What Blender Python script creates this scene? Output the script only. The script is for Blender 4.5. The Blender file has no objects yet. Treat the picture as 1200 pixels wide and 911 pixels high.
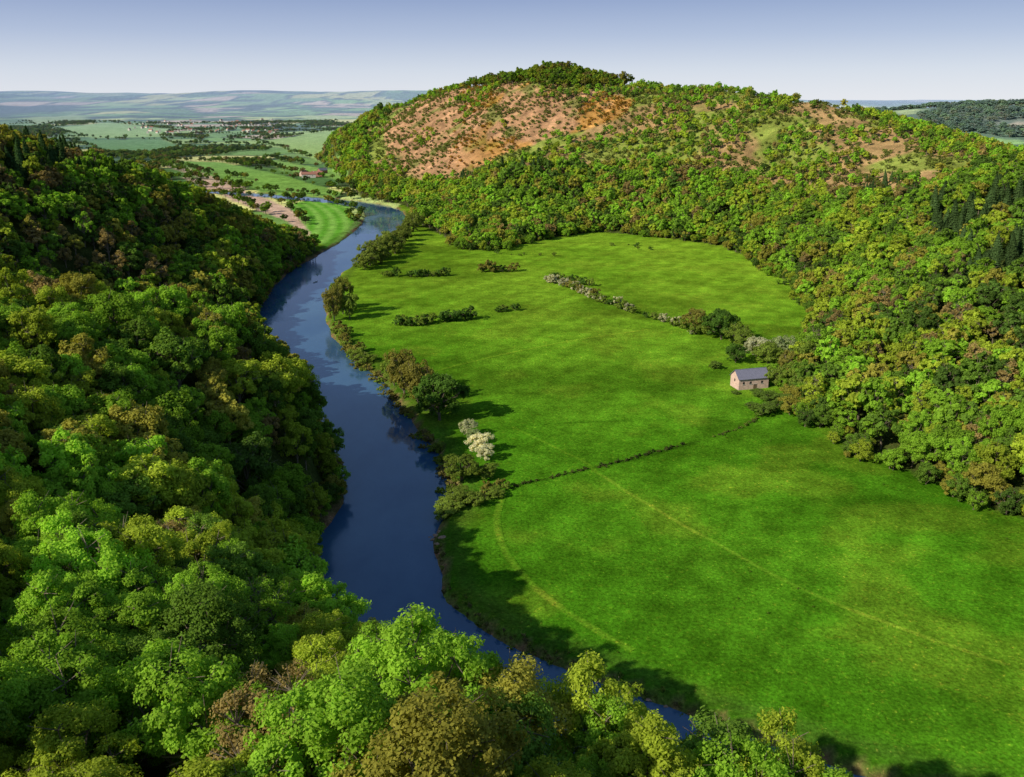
import bpy, math, numpy as np
from math import radians
rng=np.random.default_rng(7)
scene=bpy.context.scene
try:
    scene.view_settings.view_transform='Standard'; scene.view_settings.look='None'; scene.view_settings.exposure=0
except Exception as e: print(e)

# ---------------------------------------------------------------- viewpoint
H=120.0; F=1039.0; TH=math.atan(337/F); ST,CT=math.sin(TH),math.cos(TH)
cam=bpy.data.cameras.new("camera"); co=bpy.data.objects.new("camera",cam); scene.collection.objects.link(co)
co.location=(0,0,H); co.rotation_euler=(math.pi/2-TH,0,0); cam.lens=36*F/1200; cam.sensor_width=36
cam.clip_start=0.5; cam.clip_end=80000; scene.camera=co

# ---------------------------------------------------------------- numpy helpers
def sstep(a): a=np.clip(a,0,1); return a*a*(3-2*a)
def vnoise(x,y,scale,seed=0,octv=3):
    x=np.asarray(x,float)/scale; y=np.asarray(y,float)/scale; out=0; amp=1; tot=0
    for o in range(octv):
        xi=np.floor(x).astype(np.int64); yi=np.floor(y).astype(np.int64); fx=x-xi; fy=y-yi
        fx=fx*fx*(3-2*fx); fy=fy*fy*(3-2*fy)
        def h(i,j):
            n=(i*374761393+j*668265263+(seed+o*17)*974711)&0x7fffffff
            n=((n^(n>>13))*1274126177)&0x7fffffff
            n=n^(n>>16)
            return (n&0xffff)/65535.0
        v=(h(xi,yi)*(1-fx)+h(xi+1,yi)*fx)*(1-fy)+(h(xi,yi+1)*(1-fx)+h(xi+1,yi+1)*fx)*fy
        out=out+v*amp; tot+=amp; amp*=.5; x=x*2.03+5.1; y=y*2.03+3.7
    return out/tot
def inpoly(x,y,P):
    r=np.zeros(x.shape,bool); n=len(P)
    for i in range(n):
        x0,y0=P[i][:2]; x1,y1=P[(i+1)%n][:2]
        if y0==y1: continue
        c=((y0>y)!=(y1>y))&(x<(x1-x0)*(y-y0)/(y1-y0)+x0); r^=c
    return r
def pdist(x,y,P,closed=False,val=None):
    best=np.full(x.shape,1e9); bv=np.zeros(x.shape); n=len(P)
    for i in range(n if closed else n-1):
        x0,y0=P[i][:2]; x1,y1=P[(i+1)%n][:2]
        dx,dy=x1-x0,y1-y0; L=dx*dx+dy*dy+1e-9
        s=np.clip(((x-x0)*dx+(y-y0)*dy)/L,0,1)
        d=np.hypot(x-x0-s*dx,y-y0-s*dy); m=d<best; best=np.where(m,d,best)
        if val is not None: bv=np.where(m,val[i]*(1-s)+val[(i+1)%n]*s,bv)
    return (best,bv) if val is not None else best
def smooth(P,k=6):
    P=np.array(P,float); n=len(P); out=[]
    for i in range(n-1):
        p0=P[max(i-1,0)];p1=P[i];p2=P[i+1];p3=P[min(i+2,n-1)]
        for j in range(k):
            t=j/k
            out.append(.5*((2*p1)+(-p0+p2)*t+(2*p0-5*p1+4*p2-p3)*t*t+(-p0+3*p1-3*p2+p3)*t**3))
    out.append(P[-1]); return np.array(out)

# ---------------------------------------------------------------- the land: river, valley floor, hills (metres)
RB=[(260,88),(200,96),(140,108),(95,122),(60,138),(35,152),(15,166),(0,176),(-11.5,189),(-18,201.6),(-20.6,217),(-22.6,230),(-18.6,251),
    (-21,272),(-29.7,303),(-45.8,346),(-62.5,388),(-84,431),(-104.6,485),(-119,566),(-124,640),(-118.5,714),(-112,807),(-111.5,912),
    (-121,1005),(-150,1080),(-215,1150),(-320,1220),(-450,1290)]
RB=smooth(RB,5)
tan=np.gradient(RB,axis=0); tan/=np.linalg.norm(tan,axis=1)[:,None]
lef=np.stack([-tan[:,1],tan[:,0]],1)
HWv=np.interp(RB[:,1],[100,150,200,300,900],[16,16,15.5,17,20])
RC=RB+lef*(HWv+1)[:,None]
LB=RB+lef*(2*HWv+4)[:,None]
footR=[(320,118),(230,160),(175,215),(149,244),(122,295),(118,335),(125,375),(150,430),(176,495),(186,560),(190,650),(182,758),(130,815),(81,848),(30,800),(-25,735),
       (-50,790),(-75,850),(-98,912),(-104,1000),(-130,1075),(-195,1170),(-290,1529),(-400,1900),(-420,2100)]
iL=[i for i in range(len(LB)) if LB[i][1]<720]
leftline=[tuple(LB[i]) for i in iL[::3]]
midline=[tuple(RC[i]) for i in iL[::3]]
FLOOR=leftline+[(-165,735),(-190,755),(-260,800),(-330,840),(-500,900),(-900,950),(-30000,950),(-30000,60000),(-500,60000),(-420,2100)]+footR[::-1]+[(420,95),(330,80)]
C=[(0,-6,118.2),(0,-40,120),(0,-120,122),(-60,-60,118),(60,-60,118),(150,-60,112),(0,4,115),(-16,2,114),(16,2,113),(0,16,88),(-28,20,88),(28,20,86),(0,35,70),
(-40,38,70),(45,35,66),(20,66,47),(30,58,50),(55,60,36),(-12,98,38),(12,90,24),(2,113,6),(-14,116,20),(-30,110,41),(-50,100,49),(-66,128,42),(-83,136,50),(-35,88,47),
(-44,70,56),(-34,132,26),(-45,160,20),(-60,170,29),(-58,205,14),(-62,235,14),(-60,265,13),(-66,290,14),(-80,200,33),(-92,228,39),(-115,232,52),(-128,224,57),(-92,290,36),(-79,315,14),(-100,330,16),
(-130,280,45),(-110,350,8),(-150,320,36),(-195,344,36),(-202,405,20),(-160,400,14),(-211,379,40),(-216,455,48),(-267,500,85),(-237,578,66),(-215,633,42),(-193,678,22),
(-173,708,8),(-170,560,15),(-185,520,24),(-190,600,28),(-260,420,72),(-330,480,102),(-400,400,110),(-300,300,80),(-240,300,56),(-200,250,60),(-160,200,66),(-160,120,75),
(-100,60,74),(-120,0,98),(-250,100,100),(-400,200,120),(-400,600,92),(-300,600,78),(-290,690,38),(-330,720,30),(-420,800,20),(-600,700,60),(-700,400,100),(-800,100,100),(-700,850,15),
# eastern hill
(400,250,55),(250,250,38),(189,329,19),(165,390,16),(219,432,40),(243,557,40),(289,534,66),(300,420,66),(330,640,70),(400,745,76),(404,616,72),(420,400,68),
(215,640,24),(250,720,42),(368,889,97),(290,800,62),(320,1002,118),(253,1110,130),(240,900,62),(166,1217,137),(120,1000,52),(200,1020,88),(60,1330,158),(60,1150,92),(20,1000,48),
(-26,1430,144),(-90,1500,137),(-144,1582,128),(-60,1020,20),(-50,1180,72),(-120,1300,72),(-160,1250,36),(-210,1450,66),(-240,1650,98),(-327,1768,50),(0,1260,116),
(60,1600,110),(200,1500,90),(400,1300,60),(500,1050,60),(600,800,40),(650,500,40),(0,1900,50),(-200,2000,50),(-300,2200,5),(300,1900,5),(600,1500,5),(900,1000,5),(950,600,5),(900,200,5),(600,150,20)]
for i in range(0,len(leftline),2): C.append((*leftline[i],2))
for p in footR: C.append((*p,2))
for p in [(-260,800),(-500,920),(-900,950),(0,500),(50,300),(50,600),(-60,600),(100,700),(-400,1300),(-900,1500),(-500,2200),(100,2400),(800,2200)]: C.append((*p,2))
C=np.array(C,float); cc=12.0
r=np.hypot(C[:,None,0]-C[None,:,0],C[:,None,1]-C[None,:,1])
A=np.sqrt(r*r+cc*cc)-cc; n=len(C)
M=np.zeros((n+3,n+3)); M[:n,:n]=A-np.eye(n)*1.0
Q=np.stack([np.ones(n),C[:,0],C[:,1]],1); M[:n,n:]=Q; M[n:,:n]=Q.T
W=np.linalg.solve(M,np.concatenate([C[:,2],[0,0,0]]))
def rbf(x,y):
    out=np.empty(x.size); x=x.ravel(); y=y.ravel()
    for s in range(0,x.size,20000):
        a=x[s:s+20000];b=y[s:s+20000]
        rr=np.sqrt((a[:,None]-C[None,:,0])**2+(b[:,None]-C[None,:,1])**2+cc*cc)-cc
        out[s:s+20000]=rr@W[:n]+W[n]+W[n+1]*a+W[n+2]*b
    return out
def grow(a,b,s,g):
    o=[];v=a
    while abs(v)<abs(b): o.append(v); v+=math.copysign(s,b-a); s*=g
    o.append(b); return o
xs=np.array(sorted(set([-x for x in grow(7000,30000,60,1.1)]+list(np.arange(-7000,-4000,40))+list(np.arange(-4000,-1300,22))+list(np.arange(-1300,-500,7))+list(np.arange(-500,-260,5))+list(np.arange(-260,240,2.6))
   +list(np.arange(240,640,5))+list(np.arange(640,3000,25))+grow(3000,30000,60,1.1))))
ys=np.array(sorted(set([-v for v in grow(60,3000,20,1.3)]+list(np.arange(-60,100,4))+list(np.arange(100,560,2.6))+list(np.arange(560,1100,5))+list(np.arange(1100,2200,10))
   +list(np.arange(2200,4200,24))+grow(4200,45000,50,1.025))))
X,Y=np.meshgrid(xs,ys); x=X.ravel(); y=Y.ravel()
near=(x>-1000)&(x<1200)&(y>-300)&(y<2600)
z=np.full(x.shape,2.0)
hz=rbf(x[near],y[near]); xn,yn=x[near],y[near]
fade=sstep((xn+1000)/200)*sstep((1200-xn)/200)*sstep((2600-yn)/300)*sstep((yn+300)/150)
fl=inpoly(xn,yn,FLOOR); df=pdist(xn,yn,FLOOR,True)
hz=hz+(vnoise(xn,yn,90,3)-.5)*8*sstep(df/60)
base=2.0+(vnoise(xn,yn,70,5)-.5)*.9
z[near]=np.where(fl,base,base+np.maximum(hz-2,0)*fade*sstep(df/9))
rd,rhw=pdist(x,y,[tuple(p) for p in RC],val=list(HWv))
rdn=rd+(vnoise(x,y,14,9)-.5)*4.5
chan=sstep((rdn-(rhw-2))/6.0)
z=-2.5*(1-chan)+z*chan
# distant country
far=sstep((y-6000)/5500)
z+=far*(215*(.40+.55*vnoise(x,y,2600,21)+.42*vnoise(x,y,1150,27)))*(1-.5*sstep((x-1500)/2500))
z+=sstep((y-2600)/2500)*40*vnoise(x,y,800,22)
z+=104*np.exp(-((x-1650)/800)**2-((y-3100)/500)**2)
Z=z.reshape(X.shape)
def hgt(px,py):
    px=np.asarray(px,float);py=np.asarray(py,float)
    i=np.clip(np.searchsorted(xs,px)-1,0,len(xs)-2); j=np.clip(np.searchsorted(ys,py)-1,0,len(ys)-2)
    a=np.clip((px-xs[i])/(xs[i+1]-xs[i]),0,1); b=np.clip((py-ys[j])/(ys[j+1]-ys[j]),0,1)
    return (Z[j,i]*(1-a)+Z[j,i+1]*a)*(1-b)+(Z[j+1,i]*(1-a)+Z[j+1,i+1]*a)*b
TS=np.concatenate([np.arange(30,600,1.0),np.arange(600,3000,3.0),np.arange(3000,9000,20.0)])
def sv(px,py):
    """plan position on the land of a feature surveyed from the viewpoint (bearing/depression)"""
    u=(px-600)/F; v=(455-py)/F
    a=TS*u; b=TS*(CT+v*ST); c=H+TS*(-ST+v*CT)
    g=c-hgt(a,b); k=np.nonzero(g<0)[0]
    k=k[0] if len(k) else int(np.argmin(np.where(TS<1900,g,1e9)))
    return (float(a[k]),float(b[k]))
def svp(L): return [sv(*p) for p in L]

# ---------------------------------------------------------------- land cover
BROWN=svp([(448,150),(500,112),(570,100),(640,107),(700,106),(745,118),(730,140),(660,158),(600,178),(545,203),(500,207),(455,200)])
SCRUB=svp([(440,150),(500,108),(580,97),(650,88),(750,100),(850,103),(950,113),(1050,140),(1178,176),(1300,200),(1300,215),(1178,203),(1060,240),(960,220),(860,208),(760,190),(640,190),(560,208),(500,214),(440,205)])
PEAK=svp([(568,99),(600,86),(650,80),(750,98),(700,104),(640,106)])
CON=[svp([(1085,238),(1178,222),(1230,240),(1230,340),(1140,340),(1090,305)]),svp([(500,208),(640,205),(645,218),(510,222)]),
     svp([(1000,205),(1050,205),(1060,235),(1010,232)]),svp([(0,172),(150,188),(150,222),(0,222)])]
STRIPE=svp([(338,240),(375,233),(408,238),(415,260),(400,284),(382,292),(366,277),(352,258)])
TAN=svp([(214,207),(245,211),(290,224),(335,242),(366,262),(362,278),(335,258),(285,240),(240,222)])
TAN2=svp([(190,193),(230,197),(300,214),(285,222),(240,210)])
GRN=svp([(190,188),(260,190),(330,205),(400,225),(395,232),(335,236),(290,220),(230,200)])
GRN2=svp([(310,186),(400,176),(410,192),(380,208),(330,200)])
GRN3=svp([(60,150),(130,143),(205,152),(190,160),(110,162)]); GRN4=svp([(300,166),(395,153),(398,162),(330,173)])
GRN5=svp([(90,164),(190,163),(215,172),(180,180),(120,178)]); GRN6=svp([(25,138),(90,132),(105,140),(40,146)])
RIGHTHILL=footR+[(-300,2300),(900,2300),(1300,1500),(1300,118)]
LEFTHILL=midline+[(-150,725),(-165,735),(-190,755),(-260,800),(-330,840),(-500,900),(-900,950),(-1500,950),(-1500,-400),(600,-400),(600,60),(330,70)]
# field pattern of the far plain
def seeds(x0,x1,y0,y1,a,b):
    p,q=np.meshgrid(np.arange(x0,x1,a),np.arange(y0,y1,b)); return p.ravel()+rng.uniform(-.42,.42,p.size)*a,q.ravel()+rng.uniform(-.42,.42,q.size)*b
s1=seeds(-5200,2600,860,5200,210,270); s2=seeds(-9500,7000,5400,16000,420,520)
sx=np.concatenate([s1[0],s2[0]]); sy=np.concatenate([s1[1],s2[1]])
pal=np.array([(.17,.31,.07),(.10,.20,.045),(.25,.37,.10),(.08,.17,.05),(.32,.41,.13),(.44,.36,.24),(.14,.26,.06),(.46,.48,.16),(.17,.29,.08),(.055,.11,.045)])
scol=pal[rng.integers(0,len(pal),sx.size)]*rng.uniform(.85,1.2,(sx.size,1))
def field(x,y):
    x=x.ravel()+ (vnoise(x.ravel(),y.ravel(),200,31)-.5)*70; y=y.ravel()+(vnoise(x,y.ravel(),200,32)-.5)*70
    I=np.empty(x.size,int); D=np.empty(x.size)
    for s in range(0,x.size,12000):
        d=np.hypot((x[s:s+12000,None]-sx[None,:]),(y[s:s+12000,None]-sy[None,:])*.85)
        p=np.argpartition(d,1,axis=1)[:,:2]; dd=np.take_along_axis(d,p,1); o=np.argsort(dd,axis=1)
        I[s:s+12000]=np.take_along_axis(p,o,1)[:,0]; dd=np.take_along_axis(dd,o,1); D[s:s+12000]=dd[:,1]-dd[:,0]
    return I,D
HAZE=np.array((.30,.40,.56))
def haze(col,x,y,z0=0):  # aerial haze painted into land and plant base colours, growing with ground distance
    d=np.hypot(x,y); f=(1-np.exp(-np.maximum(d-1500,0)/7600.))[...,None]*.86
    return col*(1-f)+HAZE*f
def meadow(x,y):
    n1=vnoise(x,y,60,41)[:,None]; n2=vnoise(x,y,13,42)[:,None]
    g=np.array((.036,.140,.004))*(1-n1)+np.array((.066,.190,.008))*n1
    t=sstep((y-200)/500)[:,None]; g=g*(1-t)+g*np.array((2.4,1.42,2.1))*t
    g=g*(.72+.56*n2)
    k=sstep((vnoise(x,y,24,44)-.53)/.16)[:,None]; g=g*(1-k*.4)+np.array((.13,.21,.014))*k*.4
    k=sstep((vnoise(x,y,75,46)-.52)/.12)[:,None]; g=g*(1-k*.3)
    s=np.sin((x*.86-y*.5+6*vnoise(x,y,50,47))*2*math.pi/15)[:,None]; g=g*(1+.08*s)
    return g
def cover(x,y,z,rdv,rhwv):
    col=np.tile(np.array((.045,.062,.014)),(x.size,1))*(.7+.6*vnoise(x,y,9,43))[:,None]
    fl=inpoly(x,y,FLOOR)&~inpoly(x,y,LEFTHILL)
    isf=fl&((y<1150)|(x>-420)) 
    col[isf]=meadow(x[isf],y[isf])
    fr=(y>840)&((x<-135)|(y>2200)|(x>1100))&(~inpoly(x,y,RIGHTHILL))&(fl|(y>2200)|(x>1100))
    I,D=field(x[fr],y[fr]); c=scol[I]; c=c*(.85+.3*vnoise(x[fr],y[fr],40,51))[:,None]
    hd=(D<np.where(y[fr]>5000,40,16))[:,None]; c=np.where(hd,np.array((.045,.08,.03)),c)
    wd=sstep((vnoise(x[fr],y[fr],420,52)-.62)/.03)*sstep((y[fr]-2600)/500)
    wd=np.maximum(wd,sstep((vnoise(x[fr],y[fr],1500,56)-.54)/.04)*sstep((y[fr]-6000)/1500))
    wd=np.maximum(wd,.9*sstep((x[fr]-600)/200)*sstep((vnoise(x[fr],y[fr],300,57)-.36)/.08)*(y[fr]<6000))
    c=c*(1-wd[:,None])+np.array((.045,.085,.03))*wd[:,None]
    col[fr]=c
    for P,k in ((TAN2,(.38,.30,.19)),(TAN,(.46,.33,.23)),(GRN,(.15,.29,.055)),(GRN2,(.17,.31,.065)),(GRN3,(.24,.38,.11)),(GRN4,(.24,.37,.09)),(GRN5,(.11,.23,.06)),(GRN6,(.26,.36,.12))):
        m=inpoly(x,y,P); col[m]=np.array(k)*(.9+.2*vnoise(x[m],y[m],30,53))[:,None]
    m=inpoly(x,y,STRIPE); s=.5+.5*np.sin((x[m]*.95+y[m]*.12+ (y[m]-850)**2*.0006)*2*math.pi/13)
    col[m]=np.array((.085,.26,.02))*(1-s)[:,None]+np.array((.18,.36,.06))*s[:,None]
    m=inpoly(x,y,RIGHTHILL)&((inpoly(x,y,SCRUB))|(pdist(x,y,SCRUB,True)<25)|(inpoly(x,y,BROWN))|(z>100))
    q=vnoise(x[m],y[m],55,61); q2=vnoise(x[m],y[m],14,62)
    k=sstep((q-.44)/.12)[:,None]; c=np.array((.19,.24,.045))*(1-k)+np.array((.29,.20,.085))*k
    col[m]=c*(.5+1.0*q2)[:,None]
    m=inpoly(x,y,BROWN); q=vnoise(x[m],y[m],26,63); q2=vnoise(x[m],y[m],9,64)
    k=sstep((q-.60)/.08)[:,None]; c=np.array((.37,.22,.11))*(1-k)+np.array((.17,.17,.05))*k
    o=(sstep((vnoise(x[m],y[m],50,65)-.46)/.1)*sstep((x[m]+90)/90))[:,None]; c=c*(1-o*.65)+np.array((.38,.20,.025))*o*.65
    col[m]=c*(.40+1.15*q2)[:,None]
    e=1-sstep((z-1.0)/.75)
    e=e*(rdv<rhwv+9)*(.35+.65*sstep((vnoise(x,y,11,71)-.33)/.2))
    b=np.array((.19,.12,.06))*(.6+.8*vnoise(x,y,4,72))[:,None]
    col=col*(1-e[:,None])+b*e[:,None]
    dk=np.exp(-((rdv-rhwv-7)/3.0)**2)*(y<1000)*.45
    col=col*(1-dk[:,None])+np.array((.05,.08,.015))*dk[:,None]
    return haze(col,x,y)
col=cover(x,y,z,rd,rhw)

# ---------------------------------------------------------------- node helpers / materials
def newmat(name):
    m=bpy.data.materials.new(name); m.use_nodes=True; nt=m.node_tree; nt.nodes.clear()
    return m,nt,nt.nodes,nt.links
def N(nt,t,**k):
    nd=nt.nodes.new(t)
    for a,b in k.items():
        if a.startswith('i_'):
            key=a[2:]; key=int(key) if key.isdigit() else key.replace('_',' ')
            nd.inputs[key].default_value=b
        else: setattr(nd,a,b)
    return nd
def landmat():
    m,nt,nd,L=newmat("grass_and_soil")
    at=N(nt,'ShaderNodeAttribute',attribute_name='landcol'); geo=N(nt,'ShaderNodeNewGeometry')
    cur=at.outputs['Color']
    for sc,lo,hi,det in ((.035,.82,1.2,3),(.16,.72,1.28,4),(1.3,.55,1.45,4)):
        no=N(nt,'ShaderNodeTexNoise',i_Scale=sc,i_Detail=float(det),i_Roughness=.6); L.new(geo.outputs['Position'],no.inputs['Vector'])
        mr=N(nt,'ShaderNodeMapRange'); mr.inputs[1].default_value=.3; mr.inputs[2].default_value=.7; mr.inputs[3].default_value=lo; mr.inputs[4].default_value=hi
        L.new(no.outputs['Fac'],mr.inputs[0])
        vm=N(nt,'ShaderNodeVectorMath',operation='SCALE'); L.new(cur,vm.inputs[0]); L.new(mr.outputs[0],vm.inputs['Scale']); cur=vm.outputs[0]
    for sc,lo,hi,mul in ((.55,.55,.70,(1.9,1.28,1.5)),(1.1,.60,.67,(2.4,1.6,2.6))):
        no=N(nt,'ShaderNodeTexNoise',i_Scale=sc,i_Detail=6.0,i_Roughness=.75); L.new(geo.outputs['Position'],no.inputs['Vector'])
        cr=N(nt,'ShaderNodeValToRGB'); cr.color_ramp.elements[0].position=lo; cr.color_ramp.elements[1].position=hi; L.new(no.outputs['Fac'],cr.inputs[0])
        vm=N(nt,'ShaderNodeVectorMath',operation='MULTIPLY'); L.new(cur,vm.inputs[0]); vm.inputs[1].default_value=mul
        mx=N(nt,'ShaderNodeMix',data_type='RGBA'); L.new(cr.outputs[0],mx.inputs[0]); L.new(cur,mx.inputs[6]); L.new(vm.outputs[0],mx.inputs[7]); cur=mx.outputs[2]
    no2=N(nt,'ShaderNodeTexNoise',i_Scale=.9,i_Detail=5.0,i_Roughness=.7); L.new(geo.outputs['Position'],no2.inputs['Vector'])
    bp=N(nt,'ShaderNodeBump',i_Strength=.7,i_Distance=.7); L.new(no2.outputs['Fac'],bp.inputs['Height'])
    b=N(nt,'ShaderNodeBsdfDiffuse',i_Roughness=.6); L.new(cur,b.inputs[0]); L.new(bp.outputs[0],b.inputs['Normal'])
    o=N(nt,'ShaderNodeOutputMaterial'); L.new(b.outputs[0],o.inputs[0]); return m
LAND=landmat()
def leafmat(name,trans=.38):
    m,nt,nd,L=newmat(name)
    a=N(nt,'ShaderNodeAttribute',attribute_type='INSTANCER',attribute_name='tcol'); t=N(nt,'ShaderNodeAttribute',attribute_name='tint')
    mr=N(nt,'ShaderNodeMapRange'); mr.inputs[3].default_value=.7; mr.inputs[4].default_value=1.3; L.new(t.outputs['Fac'],mr.inputs[0])
    vm=N(nt,'ShaderNodeVectorMath',operation='SCALE'); L.new(a.outputs['Color'],vm.inputs[0]); L.new(mr.outputs[0],vm.inputs['Scale'])
    d=N(nt,'ShaderNodeBsdfDiffuse'); tr=N(nt,'ShaderNodeBsdfTranslucent'); L.new(vm.outputs[0],d.inputs[0])
    v2=N(nt,'ShaderNodeVectorMath',operation='MULTIPLY'); L.new(vm.outputs[0],v2.inputs[0]); v2.inputs[1].default_value=(1.55,1.5,.6); L.new(v2.outputs[0],tr.inputs[0])
    mx=N(nt,'ShaderNodeMixShader',i_0=trans); L.new(d.outputs[0],mx.inputs[1]); L.new(tr.outputs[0],mx.inputs[2])
    o=N(nt,'ShaderNodeOutputMaterial'); L.new(mx.outputs[0],o.inputs[0]); return m
LEAF=leafmat("foliage")
def plain(name,colr,rough=.8,var=.25,scale=1.5,bump=.3):
    m,nt,nd,L=newmat(name); tc=N(nt,'ShaderNodeTexCoord')
    no=N(nt,'ShaderNodeTexNoise',i_Scale=scale,i_Detail=6.0); L.new(tc.outputs['Object'],no.inputs['Vector'])
    mr=N(nt,'ShaderNodeMapRange'); mr.inputs[1].default_value=.3; mr.inputs[2].default_value=.7; mr.inputs[3].default_value=1-var; mr.inputs[4].default_value=1+var; L.new(no.outputs['Fac'],mr.inputs[0])
    vm=N(nt,'ShaderNodeVectorMath',operation='SCALE'); vm.inputs[0].default_value=colr; L.new(mr.outputs[0],vm.inputs['Scale'])
    b=N(nt,'ShaderNodeBsdfPrincipled',i_Roughness=rough); L.new(vm.outputs[0],b.inputs['Base Color'])
    bp=N(nt,'ShaderNodeBump',i_Strength=bump,i_Distance=.1); L.new(no.outputs['Fac'],bp.inputs['Height']); L.new(bp.outputs[0],b.inputs['Normal'])
    o=N(nt,'ShaderNodeOutputMaterial'); L.new(b.outputs[0],o.inputs[0]); return m
BARK=plain("bark",(.15,.12,.08))

def mkmesh(name,V,Fq,mats,fmat=None,attrs=None,smoothf=False):
    V=np.asarray(V,np.float32); Fq=np.asarray(Fq,np.int32); me=bpy.data.meshes.new(name)
    me.vertices.add(len(V)); me.vertices.foreach_set('co',V.ravel())
    k=Fq.shape[1]; me.loops.add(Fq.size); me.loops.foreach_set('vertex_index',Fq.ravel())
    me.polygons.add(len(Fq)); me.polygons.foreach_set('loop_start',np.arange(len(Fq),dtype=np.int32)*k)
    try: me.polygons.foreach_set('loop_total',np.full(len(Fq),k,np.int32))
    except Exception: pass
    for m in mats: me.materials.append(m)
    if fmat is not None: me.polygons.foreach_set('material_index',np.asarray(fmat,np.int32))
    me.polygons.foreach_set('use_smooth',np.full(len(Fq),smoothf))
    for an,(ty,data) in (attrs or {}).items():
        a=me.attributes.new(an,ty,'POINT'); a.data.foreach_set('color' if ty=='FLOAT_COLOR' else 'value',np.asarray(data,np.float32).ravel())
    me.update(calc_edges=True); me.validate(); return me
def link(name,me,loc=(0,0,0),rot=(0,0,0),scl=(1,1,1),par=None):
    o=bpy.data.objects.new(name,me); scene.collection.objects.link(o); o.location=loc; o.rotation_euler=rot; o.scale=scl
    if par: o.parent=par
    return o
ny,nx=X.shape
ii=np.arange((ny-1)*(nx-1)); jj=ii//(nx-1); kk=ii%(nx-1); v0=jj*nx+kk
FQ=np.stack([v0,v0+1,v0+1+nx,v0+nx],1)
rgba=np.concatenate([col,np.ones((len(col),1))],1)
link("ground",mkmesh("ground",np.stack([x,y,z],1),FQ,[LAND],attrs={'landcol':('FLOAT_COLOR',rgba)},smoothf=True))

# river surface
wx=np.arange(-520,300,6.); wy=np.arange(40,1330,6.); WX,WY=np.meshgrid(wx,wy)
wd,wh=pdist(WX.ravel(),WY.ravel(),[tuple(p) for p in RC],val=list(HWv)); ok=(wd<wh+14)
n2=len(wx); i2=np.arange((len(wy)-1)*(n2-1)); a0=(i2//(n2-1))*n2+i2%(n2-1); q=np.stack([a0,a0+1,a0+1+n2,a0+n2],1); q=q[ok[q].all(1)]
us=np.unique(q); mp=np.zeros(WX.size,int); mp[us]=np.arange(len(us))
m,nt,nd,L=newmat("river_water"); geo=N(nt,'ShaderNodeNewGeometry')
b=N(nt,'ShaderNodeBsdfPrincipled',i_IOR=1.4)
mpn=N(nt,'ShaderNodeMapping'); mpn.inputs['Scale'].default_value=(1,.45,1); L.new(geo.outputs['Position'],mpn.inputs[0])
nb=N(nt,'ShaderNodeTexNoise',i_Scale=.035,i_Detail=5.0,i_Roughness=.6); L.new(mpn.outputs[0],nb.inputs['Vector'])
cr=N(nt,'ShaderNodeValToRGB'); cr.color_ramp.elements[0].position=.35; cr.color_ramp.elements[1].position=.68
cr.color_ramp.elements[0].color=(.022,.072,.150,1); cr.color_ramp.elements[1].color=(.055,.125,.205,1); L.new(nb.outputs['Fac'],cr.inputs[0]); L.new(cr.outputs[0],b.inputs['Base Color'])
mr=N(nt,'ShaderNodeMapRange'); mr.inputs[1].default_value=.42; mr.inputs[2].default_value=.6; mr.inputs[3].default_value=.02; mr.inputs[4].default_value=.16; L.new(nb.outputs['Fac'],mr.inputs[0]); L.new(mr.outputs[0],b.inputs['Roughness'])
no=N(nt,'ShaderNodeTexNoise',i_Scale=.7,i_Detail=4.0); L.new(geo.outputs['Position'],no.inputs['Vector'])
m2=N(nt,'ShaderNodeMapRange'); m2.inputs[1].default_value=.42; m2.inputs[2].default_value=.6; m2.inputs[3].default_value=.05; m2.inputs[4].default_value=.28; L.new(nb.outputs['Fac'],m2.inputs[0])
bp=N(nt,'ShaderNodeBump',i_Distance=.12); L.new(m2.outputs[0],bp.inputs['Strength']); L.new(no.outputs['Fac'],bp.inputs['Height']); L.new(bp.outputs[0],b.inputs['Normal'])
o=N(nt,'ShaderNodeOutputMaterial'); L.new(b.outputs[0],o.inputs[0])
link("river",mkmesh("river",np.stack([WX.ravel()[us],WY.ravel()[us],np.zeros(len(us))],1),mp[q],[m]))

# ---------------------------------------------------------------- trees
def tube(V,Fc,p0,p1,r0,r1,s=6):
    p0=np.array(p0,float);p1=np.array(p1,float); d=p1-p0; d/=np.linalg.norm(d)+1e-9
    a=np.cross(d,(0.3,1,.2)); a/=np.linalg.norm(a); b=np.cross(d,a); k=len(V)
    for p,rr in ((p0,r0),(p1,r1)):
        for i in range(s): t=2*math.pi*i/s; V.append(p+a*rr*math.cos(t)+b*rr*math.sin(t))
    for i in range(s): j=(i+1)%s; Fc.append((k+i,k+j,k+s+j,k+s+i))
def cards(pos,nor,size,r):
    n=len(pos); a=np.cross(nor,r.normal(size=(n,3))); a/=np.linalg.norm(a,axis=1)[:,None]+1e-9; b=np.cross(nor,a)
    sa=(size*r.uniform(.6,1.25,n))[:,None]; sb=sa*r.uniform(.45,.8,n)[:,None]
    return np.stack([pos-a*sa,pos-b*sb+a*sa*.15,pos+a*sa,pos+b*sb+a*sa*.15],1).reshape(-1,3)
def finish(name,VT,FT,LV,tint):
    nv=len(VT); nl=len(LV)//4
    FL=np.arange(nl*4).reshape(-1,4)+nv
    V=np.concatenate([np.array(VT).reshape(-1,3),LV]); Fa=np.concatenate([np.array(FT).reshape(-1,4),FL])
    return mkmesh(name,V,Fa,[BARK,LEAF],np.concatenate([np.zeros(len(FT)),np.ones(nl)]),{'tint':('FLOAT',np.concatenate([np.zeros(nv),np.repeat(tint,4)]))})
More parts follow.
